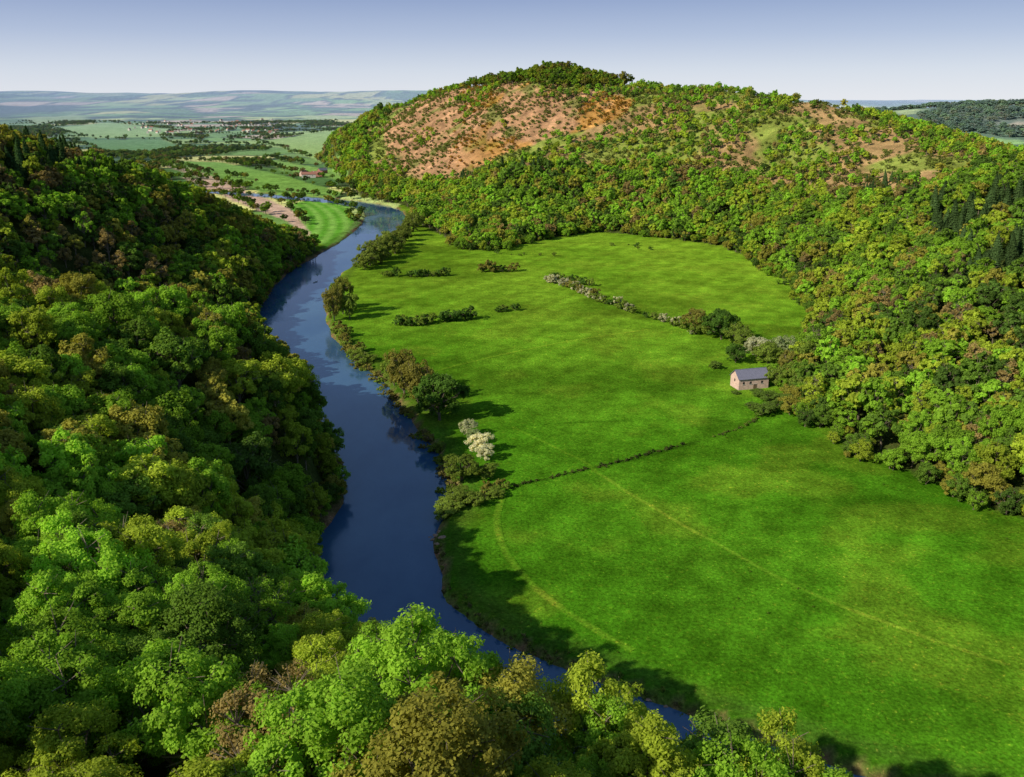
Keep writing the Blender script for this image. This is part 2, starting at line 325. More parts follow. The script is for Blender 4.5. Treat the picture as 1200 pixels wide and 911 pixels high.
def broadleaf(name,h,R,base,nl,nsub,nleaf,ls,seed,sparse=False,trunk=.32,low=False,fine=False):
    r=np.random.default_rng(seed); cz=(h+base)/2; hz=(h-base)/2; lob=[]
    for i in range(nl):
        a=i*2.399+r.uniform(-.5,.5); f=(i+.5)/nl; zz=1-(1.95 if low else 1.75)*f; rr=math.sqrt(max(.25 if low else 0,1-zz*zz))*r.uniform(.45,.82)
        lr=R*r.uniform(.27,.5)
        lob.append((rr*R*math.cos(a),rr*R*math.sin(a),cz+zz*hz*.66*r.uniform(.75,1.2),lr))
    lob=np.array(lob); subs=[]
    for l in lob:
        for j in range(nsub):
            d=r.normal(size=3); d/=np.linalg.norm(d); 
            if d[2]<-.35: d[2]*=-.6
            subs.append((*(l[:3]+d*l[3]*r.uniform(.6,.95)*np.array((1,1,.9))),l[3]*(r.uniform(.2,.42) if fine else r.uniform(.28,.48))))
    subs=np.array(subs); w=subs[:,3]**1.8; k=r.choice(len(subs),nleaf,p=w/w.sum())
    d=r.normal(size=(nleaf,3)); d/=np.linalg.norm(d,axis=1)[:,None]
    rad=subs[k,3]*(1-.6*r.random(nleaf)**2+.35*r.random(nleaf)**3)
    pos=subs[k,:3]+d*rad[:,None]*np.array((1,1,.85))
    dd=np.min(np.linalg.norm(pos[:,None]-lob[None,:,:3],axis=2)/lob[None,:,3],axis=1)
    keep=(dd>.58)&(pos[:,2]>.05); pos=pos[keep]; d=d[keep]; k=k[keep]
    out=pos-np.array((0,0,cz)); out/=np.linalg.norm(out,axis=1)[:,None]+1e-9
    nor=d*.5+out*.4+np.array((0,0,.3))+r.normal(size=pos.shape)*.45; nor/=np.linalg.norm(nor,axis=1)[:,None]
    st=r.random(len(subs)); tint=np.clip(.5*st[k]+.5*r.random(len(k)),0,1)
    VT=[];FT=[]
    tube(VT,FT,(0,0,-1.5),(0,0,base),trunk*1.25,trunk); tube(VT,FT,(0,0,base),(r.normal()*.3,r.normal()*.3,cz+hz*.5),trunk,trunk*.3)
    for l in lob: 
        tube(VT,FT,(0,0,base+(cz-base)*r.uniform(0,.8)),l[:3],trunk*.45,.06,5)
        for q in range(4 if not sparse else 12):
            e=r.normal(size=3); e/=np.linalg.norm(e); e[2]=abs(e[2]); tube(VT,FT,l[:3],l[:3]+e*l[3]*1.05,.07*trunk/.32,.02*trunk/.32,4)
    return finish(name,VT,FT,cards(pos,nor,ls,r),tint)
def conifer(name,h,R,nleaf,ls,seed):
    r=np.random.default_rng(seed); f=r.random(nleaf)**1.5; a=r.uniform(0,2*math.pi,nleaf)
    nb=11; tier=(f*nb)%1; rr=R*(1-f)**.85*(1-.45*tier)*(.55+.5*r.random(nleaf)**.5)*(1+.18*np.sin(a*3+f*9)+.12*np.sin(a*7+f*20))
    pos=np.stack([rr*np.cos(a),rr*np.sin(a),h*(.1+.9*f)-.12*rr],1)
    nor=np.stack([np.cos(a),np.sin(a),np.full(nleaf,.8)],1)+r.normal(size=(nleaf,3))*.5; nor/=np.linalg.norm(nor,axis=1)[:,None]
    VT=[];FT=[]; tube(VT,FT,(0,0,-1.5),(0,0,h*.95),.28,.04)
    for i in range(18):
        t=i*2.4; q=.12+.8*i/18; tube(VT,FT,(0,0,h*q),(math.cos(t)*R*(1-q)*.9,math.sin(t)*R*(1-q)*.9,h*q-.3),.06,.02,4)
    return finish(name,VT,FT,cards(pos,nor,ls,r),r.random(nleaf))
P={}
for i in range(5): P[f"fg{i}"]=broadleaf(f"broadleaf_tree_fine_{i}",15+(i%3),[6.6,5.6,7.0,6.1,5.2][i],2.6,15,13,38000,.17,700+i,fine=True)
P["fs0"]=broadleaf("broadleaf_tree_budding",15,5.6,3.2,13,11,15000,.15,720,True,fine=True)
for i in range(4): P[f"hi{i}"]=broadleaf(f"broadleaf_tree_near_{i}",15+i%2,6.3,2.6,13,9,10500,.32,100+i)
P["hs0"]=broadleaf("broadleaf_tree_thin_near",15,5.6,3.2,11,8,5500,.26,120,True)
for i in range(5): P[f"mid{i}"]=broadleaf(f"broadleaf_tree_{i}",14.5+i%3,6.0,2.2,11,5,2600,.62,200+i)
P["ms0"]=broadleaf("broadleaf_tree_thin",14,5.4,3.0,9,5,1600,.45,220,True)
for i in range(3): P[f"far{i}"]=broadleaf(f"broadleaf_tree_simple_{i}",14.5+i%3,6.0,2.0,9,4,1000,.95,260+i)
for i in range(3): P[f"low{i}"]=broadleaf(f"low_branched_tree_{i}",11,5.6,.3,14,8,8000,.31,240+i,low=True)
for i in range(2): P[f"con{i}"]=conifer(f"conifer_tree_{i}",15,3.9,2200,.52,300+i)
for i in range(3): P[f"shr{i}"]=broadleaf(f"shrub_{i}",3.2,2.2,.2,7,5,900,.27,400+i,trunk=.07,low=True)
pc=bpy.data.collections.new("vegetation_kinds"); names={}
for k in sorted(P,key=lambda k:P[k].name): names[k]=len(names); pc.objects.link(bpy.data.objects.new(P[k].name,P[k]))

def instancer(name,pos,idx,scl,tc):
    n=len(pos); me=bpy.data.meshes.new(name); me.vertices.add(n); me.vertices.foreach_set('co',np.asarray(pos,np.float32).ravel())
    def at(nm,ty,key,d): a=me.attributes.new(nm,ty,'POINT'); a.data.foreach_set(key,d)
    rot=np.zeros((n,3)); rot[:,2]=rng.uniform(0,6.283,n); rot[:,:2]=rng.normal(size=(n,2))*.06
    at('rot','FLOAT_VECTOR','vector',rot.astype(np.float32).ravel()); at('scl','FLOAT_VECTOR','vector',np.asarray(scl,np.float32).ravel())
    at('idx','INT','value',np.asarray(idx,np.int32)); at('tcol','FLOAT_COLOR','color',np.concatenate([tc,np.ones((n,1))],1).astype(np.float32).ravel())
    ob=link(name,me); ng=bpy.data.node_groups.new(name,'GeometryNodeTree')
    ng.interface.new_socket(name='Geometry',in_out='INPUT',socket_type='NodeSocketGeometry'); ng.interface.new_socket(name='Geometry',in_out='OUTPUT',socket_type='NodeSocketGeometry')
    gi=ng.nodes.new('NodeGroupInput'); go=ng.nodes.new('NodeGroupOutput'); ip=ng.nodes.new('GeometryNodeInstanceOnPoints')
    ci=ng.nodes.new('GeometryNodeCollectionInfo'); ci.inputs['Collection'].default_value=pc; ci.inputs['Separate Children'].default_value=True; ci.inputs['Reset Children'].default_value=True
    def na(nm,ty): a=ng.nodes.new('GeometryNodeInputNamedAttribute'); a.data_type=ty; a.inputs['Name'].default_value=nm; return a.outputs['Attribute']
    e=ng.nodes.new('FunctionNodeEulerToRotation'); L=ng.links; L.new(na('rot','FLOAT_VECTOR'),e.inputs[0])
    L.new(gi.outputs[0],ip.inputs['Points']); L.new(ci.outputs[0],ip.inputs['Instance']); ip.inputs['Pick Instance'].default_value=True
    L.new(na('idx','INT'),ip.inputs['Instance Index']); L.new(e.outputs[0],ip.inputs['Rotation']); L.new(na('scl','FLOAT_VECTOR'),ip.inputs['Scale'])
    L.new(ip.outputs[0],go.inputs[0]); mo=ob.modifiers.new('scatter','NODES'); mo.node_group=ng; print(name,n); return ob
def jgrid(x0,x1,y0,y1,s,j=.42):
    a,b=np.meshgrid(np.arange(x0,x1,s),np.arange(y0,y1,s*.9)); a=a+((np.arange(a.shape[0])%2)*s/2)[:,None]
    a=a.ravel();b=b.ravel(); return a+rng.uniform(-j,j,a.size)*s,b+rng.uniform(-j,j,a.size)*s
def incone(x,y): return (np.abs(x)<.64*np.maximum(y,0)+60)&(y>-20)
TP=[];TI=[];TSC=[];TC=[]
def add(x,y,kinds,s,sz,c,dz=0):
    x=np.atleast_1d(x); TP.append(np.stack([x,y,hgt(x,y)+dz],1)); TI.append(np.array([names[k] for k in kinds]))
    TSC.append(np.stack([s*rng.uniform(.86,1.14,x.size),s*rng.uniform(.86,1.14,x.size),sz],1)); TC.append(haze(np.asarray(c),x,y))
G=np.array([(.20,.35,.03),(.135,.24,.03),(.30,.38,.035),(.32,.31,.05),(.24,.42,.035),(.085,.155,.026),(.28,.215,.075)])
def pick(x,y,w,seed):
    n=x.size; q=vnoise(x,y,45,seed,2)+rng.normal(size=n)*.13
    w=np.cumsum(np.array(w)/np.sum(w)); rk=np.argsort(np.argsort(q))/max(n,1)
    k=np.searchsorted(w,rk); k=np.clip(k,0,len(w)-1)
    mixr=rng.random(n)<.45; k=np.where(mixr,np.clip(np.searchsorted(w,rng.random(n)),0,len(w)-1),k)
    return G[k]*rng.uniform(.75,1.22,(n,1)),k
# left / foreground wood
a,b=jgrid(-620,260,5,900,8.0); m=inpoly(a,b,LEFTHILL)&incone(a,b)
rdd,rh=pdist(a,b,[tuple(p) for p in RC],val=list(HWv)); m&=(rdd>rh+2)
hh=hgt(a,b); dist=np.sqrt(a*a+b*b+(H-hh)**2)
top=hh+17; m&=~((b<52)&(top>H-.93*b-6)) ; m&=(dist>58); m&=~((a>3)&(a<36)&(b<72))
a,b,dist,hh=a[m],b[m],dist[m],hh[m]; c,k=pick(a,b,[3.0,2.2,2.8,2.8,2.0,1.3,1.0],81)
nearw=(b<175); c2,k2=pick(a,b,[4.0,1.4,3.4,1.3,4.0,.5,.5],84); c=np.where(nearw[:,None],c2*1.15,c); k=np.where(nearw,k2,k)
con=inpoly(a,b,CON[3]); thin=((k==6)&(rng.random(a.size)<.7))|(rng.random(a.size)<.05)
kinds=[]
for i in range(a.size):
    if con[i] and rng.random()<.7: kinds.append(f"con{rng.integers(2)}"); c[i]=np.array((.05,.10,.03))*rng.uniform(.8,1.3)
    elif dist[i]<175: kinds.append("fs0" if thin[i] else f"fg{rng.integers(5)}")
    elif dist[i]<320: kinds.append("hs0" if thin[i] else f"hi{rng.integers(4)}")
    else: kinds.append("ms0" if thin[i] else f"mid{rng.integers(5)}")
s=rng.uniform(.62,1.18,a.size); s=np.where((a>-4)&(b>80),s*.68,s); add(a,b,kinds,s,s*rng.uniform(.85,1.15,a.size),c)
# trees on the rock ledge below the viewpoint
lx=np.array([6.5,12.5,18.5,24.5,30.0,9.5,21.5]); ly=np.array([63.5,65,64,66,63,70,71.]); lt=np.array([65.5,68.6,67.6,67.2,64.2,63.5,63.])
hs=(lt-hgt(lx,ly))/16.0; add(lx,ly,["fg1","fg4","fg0","fg3","fg4","fg2","fg1"],hs*.85,hs,np.array([G[0],G[2],G[4],G[2],G[0],G[4],G[1]])*1.1)
# right-hand wood
a,b=jgrid(-450,760,90,2150,8.0); nn=(vnoise(a,b,22,97)-.5)*30; m=(inpoly(a,b,RIGHTHILL)|inpoly(a+nn*.7,b+nn*.5,RIGHTHILL))&incone(a,b)
rdd,rh=pdist(a,b,[tuple(p) for p in RC],val=list(HWv)); m&=rdd>rh+5
m&=~((a>85)&(a<122)&(b>340)&(b<410))
a,b=a[m],b[m]; hh=hgt(a,b)
scr=inpoly(a,b,SCRUB)|(pdist(a,b,SCRUB,True)<12)|(inpoly(a,b,BROWN)); peak=inpoly(a,b,PEAK)|((hh>140)&(b>1330))
back=(~scr)&(hh>100); scr|=back
dn=vnoise(a,b,48,91); br=inpoly(a,b,BROWN); edge=pdist(a,b,BROWN,True)
keep=(~scr)|peak|(scr&~br&(dn+rng.normal(size=a.size)*.07>.49))|(br&(dn+.05*np.exp(-edge/25)>.62)&(rng.random(a.size)<.6))
a,b,scr,peak,br,hh=a[keep],b[keep],scr[keep],peak[keep],br[keep],hh[keep]
c,k=pick(a,b,[3.2,1.9,3.6,2.2,3.4,1.3,.7],82); c*=1.12; dist=np.sqrt(a*a+b*b+(H-hh)**2)
kinds=[]; conm=np.zeros(a.size,bool)
for Q in CON[:3]: conm|=inpoly(a,b,Q)
cmix=vnoise(a,b,30,88)
for i in range(a.size):
    if conm[i] and cmix[i]+rng.normal()*.1>.42: kinds.append(f"con{rng.integers(2)}"); c[i]=np.array((.075,.13,.04))*rng.uniform(.7,1.3)
    elif dist[i]<340 and not (k[i]==6): kinds.append(f"hi{rng.integers(4)}")
    elif dist[i]<800: kinds.append("ms0" if k[i]==6 or rng.random()<.05 else f"mid{rng.integers(5)}")
    else: kinds.append(f"far{rng.integers(3)}")
s=np.where(scr&~peak,rng.uniform(.32,.72,a.size),rng.uniform(.62,1.15,a.size)); c[peak]*=.6; c[scr&~peak]*=1.12
add(a,b,kinds,s,s*rng.uniform(.85,1.12,a.size),c)
# scrub bushes and gorse on the open hill
a,b=jgrid(-450,760,400,1700,4.6); m=(inpoly(a,b,SCRUB)|inpoly(a,b,BROWN))&(rng.random(a.size)<np.where(vnoise(a,b,32,93)>.49,.6,.17)); a,b=a[m],b[m]
gor=inpoly(a,b,BROWN)&(vnoise(a,b,50,65)>.47)&(a>-80)&(rng.random(a.size)<.7)
c=np.where(gor[:,None],np.array((.40,.23,.025)),np.array((.22,.27,.05)))*rng.uniform(.5,1.3,(a.size,1))
s=rng.uniform(.5,1.6,a.size); add(a,b,[f"shr{rng.integers(3)}" for _ in a],s,s*.9,c)
pos=np.concatenate(TP); instancer("forest",pos,np.concatenate(TI),np.concatenate(TSC),np.concatenate(TC))
# hedgerow trees and woods on the plain
TP=[];TI=[];TSC=[];TC=[]
a,b=jgrid(-3400,120,900,4600,10.5); m=incone(a,b)&(a<-135)&(~inpoly(a,b,RIGHTHILL))&(rng.random(a.size)<.8)
rdd,rh=pdist(a,b,[tuple(p) for p in RC],val=list(HWv)); m&=rdd>rh+4; rdd=rdd[m]; rh=rh[m]; a,b=a[m],b[m]
I,D=field(a,b); ex=np.zeros(a.size,bool); ed=np.zeros(a.size,bool)
for Q in (TAN,TAN2,GRN,GRN2,STRIPE,GRN3,GRN4,GRN5,GRN6): ex|=inpoly(a,b,Q); ed|=(pdist(a,b,Q,True)<5)&(rng.random(a.size)<.45)
wood=(vnoise(a,b,420,52)>.62)&(b>2600)|((vnoise(a,b,260,54)>.66)&(b>1500))
hed=(D<12)&(vnoise(a,b,120,55)>.40)
bank=(rdd<rh+16)&(b>960)
kp=((wood|hed)&~ex)|ed|bank; a,b=a[kp],b[kp]; c,k=pick(a,b,[2,4,1,1,1,4,.6],83); c*=.68
s=rng.uniform(.35,.8,a.size); add(a,b,[f"far{rng.integers(3)}" for _ in a],s*1.25,s,c)
# woods on the far right-hand hill, extra bluish haze blended into the tree colours
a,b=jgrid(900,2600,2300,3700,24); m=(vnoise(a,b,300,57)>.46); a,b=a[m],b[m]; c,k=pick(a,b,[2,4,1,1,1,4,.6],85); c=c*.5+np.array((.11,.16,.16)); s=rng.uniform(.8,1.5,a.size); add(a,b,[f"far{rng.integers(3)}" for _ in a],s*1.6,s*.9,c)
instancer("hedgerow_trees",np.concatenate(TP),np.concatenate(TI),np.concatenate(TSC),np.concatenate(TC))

# ---------------------------------------------------------------- individual trees and bushes of the meadow
def one(name,px,py,kind,h,w,c,h0=None):
    gx,gy=sv(px,py); me=P[kind]; hh0={'h':15.5,'m':15.,'s':3.2,'c':15,'l':10.5}[kind[0]]; r0={'h':6.4,'m':6.,'s':2.3,'c':3.7,'l':5.6}[kind[0]]
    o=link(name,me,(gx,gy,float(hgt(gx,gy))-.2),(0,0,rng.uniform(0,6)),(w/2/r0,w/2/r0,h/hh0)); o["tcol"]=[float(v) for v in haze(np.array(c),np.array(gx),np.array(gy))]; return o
def lw(): return f"low{rng.integers(3)}"
GB=(.085,.17,.025); GO=(.23,.22,.045); GL=(.20,.28,.04); WH=(.72,.70,.5)
one("oak_tree",515,492,"low0",19,21,GB); one("oak_tree",507,486,"low2",15,14,GB); one("ash_tree",474,462,"low1",19,15,GO); one("ash_tree",490,472,"low2",18,15,GO); one("ash_tree",462,452,"low0",13,11,GL)
one("poplar_tree",392,376,"low2",20,12,GO); one("poplar_tree",402,368,"low1",22,13,(.18,.2,.035)); one("poplar_tree",410,374,"low0",15,12,GL); one("poplar_tree",396,362,"low0",17,11,GL)
for p in ((428,316),(434,311),(441,305),(449,303),(455,297),(461,292),(467,288),(473,283),(479,277),(485,271),(490,266),(446,309),(463,297)): one("riverside_tree",p[0],p[1],lw(),rng.uniform(12,19),rng.uniform(14,20),np.array((.19,.24,.04))*rng.uniform(.75,1.15))
for p,w,h in (((425,430),13,7),((415,420),9,5),((541,562),13,9),((528,600),10,5),((540,590),10,5),((556,592),8,4),((522,608),8,4),((570,560),8,5),((512,530),6,4),((580,582),7,3.2),((515,545),5,3.5)):
    one("willow_bush",p[0],p[1],lw(),h,w,np.array(GL)*rng.uniform(.7,1.1))
one("hawthorn_bush",562,530,"low1",7.5,9,WH); one("hawthorn_bush",549,512,"low2",7,7,(.45,.47,.28)); one("hawthorn_bush",569,540,"low0",6,7,(.6,.6,.4)); one("hawthorn_bush",556,520,"low0",6,6,(.3,.38,.15))
for p,w,h,c in (((815,388),14,12,GO),((830,392),13,11,GL),((845,398),19,16,GB),((862,402),13,11,GL),((872,410),13,10,GL),((886,418),14,10,(.45,.46,.28)),((900,428),15,11,GL),((917,424),15,13,(.3,.36,.16)),((862,425),12,9,GB),((908,452),12,9,GL),((925,440),14,12,GO),((932,452),13,11,GL),((940,462),12,9,GL),((945,435),16,14,GL)):
    one("hedge_tree",p[0],p[1],lw(),h,w,c)
for p,w,h in (((888,464),8,3.0),((902,471),10,4.5),((893,486),10,4.5),((915,474),9,5),((862,462),4,1.6),((838,432),6,4),((935,468),10,6),((905,482),8,4),((880,478),6,2.5)):
    one("garden_bush",p[0],p[1],lw(),h,w,(.14,.22,.035))
# hedges (low bushes in lines)
TP=[];TI=[];TSC=[];TC=[]
def hedge(pts,step,s0,s1,cols,gap=.0,jit=1.0):
    Pp=smooth(svp(pts),8); seg=np.hypot(*np.diff(Pp,axis=0).T); L=np.concatenate([[0],np.cumsum(seg)]); t=np.arange(0,L[-1],step)
    if gap: t=t[vnoise(t,t*0,14,int(pts[0][0]),2)>gap]
    a=np.interp(t,L,Pp[:,0])+rng.normal(size=t.size)*jit; b=np.interp(t,L,Pp[:,1])+rng.normal(size=t.size)*jit
    c=np.array(cols)[rng.integers(0,len(cols),t.size)]*rng.uniform(.8,1.2,(t.size,1)); s=rng.uniform(s0,s1,t.size)
    add(a,b,[f"shr{rng.integers(3)}" for _ in t],s,s*rng.uniform(.8,1.2,t.size),c,-.2)
hedge([(452,324),(480,325),(524,323)],2.2,.9,1.9,[GB,GL],.3); hedge([(565,319),(585,319),(606,318)],2.5,1.4,2.6,[GB,GO],.15)
hedge([(463,382),(490,381),(506,378)],2,1.1,1.9,[GB,GL],.2); hedge([(520,377),(540,375),(556,374)],2,1.6,2.5,[GB],.0); hedge([(582,366),(606,363)],2.4,.9,1.5,[GB,GL],.2)
hedge([(643,330),(670,338),(700,352)],1.8,1.1,2.0,[GL,GO,(.6,.58,.4),(.45,.45,.27)],.15); hedge([(700,352),(740,366),(790,382),(815,392)],2.0,.9,1.8,[GL,GB,GL,(.45,.45,.27)],.34)
hedge([(648,326),(690,335)],3,1,1.8,[GB,GL],.3); hedge([(560,292),(640,300),(720,288),(800,296)],6,.4,1.2,[GL,GB],.45,5)
hedge([(596,572),(640,562),(690,550)],.8,.14,.42,[(.10,.12,.03),(.06,.09,.02)],.2,.45); hedge([(700,548),(760,533),(820,516)],.8,.12,.42,[(.10,.12,.03),(.05,.08,.02)],.25,.45); hedge([(820,516),(860,505),(890,490)],1,.14,.4,[GL,(.10,.12,.03)],.35,.5)
hedge([(415,425),(440,448),(470,485),(500,520),(520,555),(530,580)],1.4,.4,1.3,[GL,GO,(.2,.18,.06)],.36,1.3)
hedge([(515,640),(520,672),(540,712),(600,752),(700,792),(800,834)],1.3,.12,.4,[GL,(.2,.18,.07)],.36,.8)
hedge([(600,768),(650,784)],1.5,.3,.7,[GL],.3,.8)
hedge([(398,386),(405,405),(420,415)],1.5,.8,1.6,[GL,GO],.1,1.5)
hedge([(560,588),(575,575),(592,572)],1.0,.5,1.1,[GL,GO],.1,1.2)
# wood edge skirt
fr=smooth(footR[1:17],10); seg=np.hypot(*np.diff(fr,axis=0).T); Lc=np.concatenate([[0],np.cumsum(seg)]); t=np.arange(0,Lc[-1],2.0)
a=np.interp(t,Lc,fr[:,0])+rng.normal(size=t.size)*4.5; b=np.interp(t,Lc,fr[:,1])+rng.normal(size=t.size)*4.5; kp=vnoise(t,t*0,25,5)>.25; a,b=a[kp],b[kp]
s=rng.uniform(.25,.85,a.size); add(a,b,[lw() for _ in a],s,s,G[rng.integers(0,6,a.size)])
# left bank overhanging bushes
Lp=LB[[i for i in iL if LB[i][1]>100 and LB[i][1]<700]]; seg=np.hypot(*np.diff(Lp,axis=0).T); Lc=np.concatenate([[0],np.cumsum(seg)]); t=np.arange(0,Lc[-1],2.6)
a=np.interp(t,Lc,Lp[:,0])+rng.normal(size=t.size)*.8; b=np.interp(t,Lc,Lp[:,1])+rng.normal(size=t.size)*.8
s=rng.uniform(.3,.8,a.size); add(a,b,[lw() for _ in a],s,s,G[rng.integers(0,7,a.size)]*.8)
# tussocks out on the meadow
a,b=jgrid(-110,190,160,840,6); m=inpoly(a,b,FLOOR)&(vnoise(a,b,40,95)>.6)&(rng.random(a.size)<.12); rdd,rh=pdist(a,b,[tuple(p) for p in RC],val=list(HWv)); m&=rdd>rh+8; a,b=a[m],b[m]
s=rng.uniform(.06,.15,a.size); add(a,b,[f"shr{rng.integers(3)}" for _ in a],s*1.5,s,np.tile(np.array((.12,.22,.02)),(a.size,1)))
instancer("hedge_bushes",np.concatenate(TP),np.concatenate(TI),np.concatenate(TSC),np.concatenate(TC))

# footpaths worn in the grass
def path(name,pts,w,f,mul):
    Pp=smooth(svp(pts),12); T=np.gradient(Pp,axis=0); T/=np.linalg.norm(T,axis=1)[:,None]; Nn=np.stack([-T[:,1],T[:,0]],1)
    Pp=Pp+Nn*((vnoise(Pp[:,0],Pp[:,1],15,98)-.5)*1.6)[:,None]
    V=[];Cc=[]
    offs=[-w,-w*.5,0,w*.5,w]; fs=[0,f*.75,f,f*.75,0]
    for o_,ff in zip(offs,fs):
        q=Pp+Nn*o_; c=cover(q[:,0],q[:,1],np.full(len(q),2.),np.full(len(q),99.),np.full(len(q),18.)); ff=ff*(.5+.9*vnoise(q[:,0],q[:,1],9,99))[:,None]
        V.append(np.stack([q[:,0],q[:,1],hgt(q[:,0],q[:,1])+.07],1)); Cc.append(c*(1-ff)+c*np.array(mul)*ff)
    n=len(Pp); V=np.concatenate(V); Cc=np.concatenate(Cc); Fs=[]
    for k in range(4):
        i=np.arange(n-1)+k*n; Fs.append(np.stack([i,i+n,i+n+1,i+1],1))
    link(name,mkmesh(name,V,np.concatenate(Fs),[LAND],attrs={'landcol':('FLOAT_COLOR',np.concatenate([Cc,np.ones((len(Cc),1))],1))},smoothf=True))
path("footpath",[(588,580),(582,605),(588,635),(605,665),(640,700),(690,735),(740,765)],1.3,.8,(2.3,1.5,2.2))
path("footpath",[(700,556),(760,592),(850,645),(960,700),(1060,740),(1178,782)],1.0,.75,(2.2,1.5,2.2))
path("footpath",[(470,445),(560,422),(650,403),(760,386)],1.1,.7,(1.7,1.3,1.6))
path("footpath",[(600,500),(680,540),(700,556)],.9,.7,(1.8,1.3,1.6))
path("footpath",[(545,505),(640,497),(740,492),(850,488)],.9,.5,(.6,.75,.7))
path("ditch",[(592,572),(640,562),(690,549),(760,534),(820,517)],1.0,.8,(.5,.45,.7))

# ---------------------------------------------------------------- buildings
def boxv(x0,x1,y0,y1,z0,z1): return [(x0,y0,z0),(x1,y0,z0),(x1,y1,z0),(x0,y1,z0),(x0,y0,z1),(x1,y0,z1),(x1,y1,z1),(x0,y1,z1)]
BF=[(0,3,2,1),(4,5,6,7),(0,1,5,4),(1,2,6,5),(2,3,7,6),(3,0,4,7)]
STONE=plain("sandstone",(.60,.42,.33),.9,.2,1.2); SLATE=plain("slate_roof",(.17,.17,.22),.6,.2,2); DARK=plain("dark_opening",(.02,.02,.02)); WOODM=plain("timber",(.14,.09,.05)); CREAM=plain("cream_render",(.55,.51,.44)); RED=plain("brick",(.34,.15,.10)); TILE=plain("clay_tile",(.27,.12,.08))
def pm(name,V,Fc,mat,par):
    me=bpy.data.meshes.new(name); me.from_pydata(V,[],Fc); me.materials.append(mat); me.update(); return link(name,me,par=par)
def house(name,gx,gy,rot,Lx,Wy,eh,rh_,wall,roof,chim=False):
    e=bpy.data.objects.new(name,None); scene.collection.objects.link(e); e.location=(gx,gy,float(hgt(gx,gy))-.1); e.rotation_euler=(0,0,rot)
    a,b=Lx/2,Wy/2
    V=[(-a,-b,-1),(a,-b,-1),(a,b,-1),(-a,b,-1),(-a,-b,eh),(a,-b,eh),(a,b,eh),(-a,b,eh),(-a,0,eh+rh_),(a,0,eh+rh_)]
    pm("walls",V,[(0,1,5,4),(2,3,7,6),(1,2,6,9,5),(3,0,4,8,7)],wall,e)
    k=.45; sl=rh_/b; th=.18; zz=eh-k*sl+.06; zr=eh+rh_+.06
    for nm,sg in (("roof_front",-1),("roof_back",1)):
        yb=sg*(b+k); V=[(-a-k,yb,zz),(a+k,yb,zz),(a+k,0,zr),(-a-k,0,zr)]; V+= [(p[0],p[1],p[2]+th) for p in V]
        pm(nm,V,BF,roof,e)
    pm("ridge",boxv(-a-k,a+k,-.12,.12,zr+th-.02,zr+th+.1),BF,roof,e)
    for i,fx in enumerate((-.68,-.22,.55)):
        X0=fx*a; pm(f"window_{i+1}",boxv(X0-.5,X0+.5,-b-.03,-b+.1,eh*.5,eh*.5+1.1),BF,DARK,e); pm(f"sill_{i+1}",boxv(X0-.65,X0+.65,-b-.14,-b+.1,eh*.5-.16,eh*.5-.01),BF,CREAM,e)
    pm("door",boxv(.1*a-.8,.1*a+.8,-b-.05,-b+.1,-.5,2.3),BF,WOODM,e); pm("lintel",boxv(.1*a-1,.1*a+1,-b-.09,-b+.1,2.31,2.52),BF,CREAM,e)
    pm("gable_window",boxv(-a-.04,-a+.1,-.45,.45,eh*.62,eh*.62+1.2),BF,DARK,e)
    if chim: pm("chimney",boxv(a*.7,a*.7+.9,-.4,.4,eh+rh_*.7,eh+rh_+1.4),BF,wall,e)
    return e
hx,hy=sv(879,455); house("stone_barn",hx,hy+2,radians(15),14.2,7.4,5.0,3.0,STONE,SLATE)
for i,(p,q,rt,l,w_,c) in enumerate(((362,208,.2,22,9,CREAM),(372,207,-.1,18,9,RED),(378,203,.9,16,8,RED),(356,206,1.2,14,7,STONE))):
    gx,gy=sv(p,q); house("farmhouse",gx,gy,rt,l,w_,5.5,3.5,c,TILE if i!=2 else SLATE,True)
gx,gy=sv(943,481); e=bpy.data.objects.new("stone_wall",None); scene.collection.objects.link(e); e.location=(gx,gy,float(hgt(gx,gy))); e.rotation_euler=(0,0,-.5)
V=[];Fc=[]
for i in range(9):
    k=len(V); hh1=1.2+.15*math.sin(i*2.1); V+=boxv(-4.2+i*.93,-4.2+i*.93+.91,-.25,.25,-.5,hh1); Fc+=[tuple(k+q for q in f) for f in BF]
pm("courses",V,Fc,STONE,e); pm("gate_post",boxv(4.3,4.6,-.15,.15,-.5,1.8),BF,WOODM,e)
# small boat moored under the left bank
gx,gy=-137.0,610.0; e=bpy.data.objects.new("rowing_boat",None); scene.collection.objects.link(e); e.location=(gx,gy,0.05); e.rotation_euler=(0,0,1.2)
V=[];Fc=[]; st=[(-2.4,.55,.45),(-1.6,.75,.38),(0,.85,.35),(1.4,.7,.42),(2.3,.35,.55),(2.9,.03,.7)]
for sx_,w_,h_ in st: V+=[(sx_,-w_,h_),(sx_,-w_*.6,-.1),(sx_,w_*.6,-.1),(sx_,w_,h_)]
for i in range(5):
    for k in range(3): Fc.append((i*4+k,i*4+k+1,i*4+k+5,i*4+k+4))
Fc.append((0,3,2,1)); WHITE=plain("white_paint",(.7,.7,.68),.5,.1); pm("hull",V,Fc,WHITE,e)
for i,t in enumerate((-1.2,.4,1.5)): pm(f"thwart_{i+1}",boxv(t-.12,t+.12,-.66,.66,.22,.27),BF,WOODM,e)
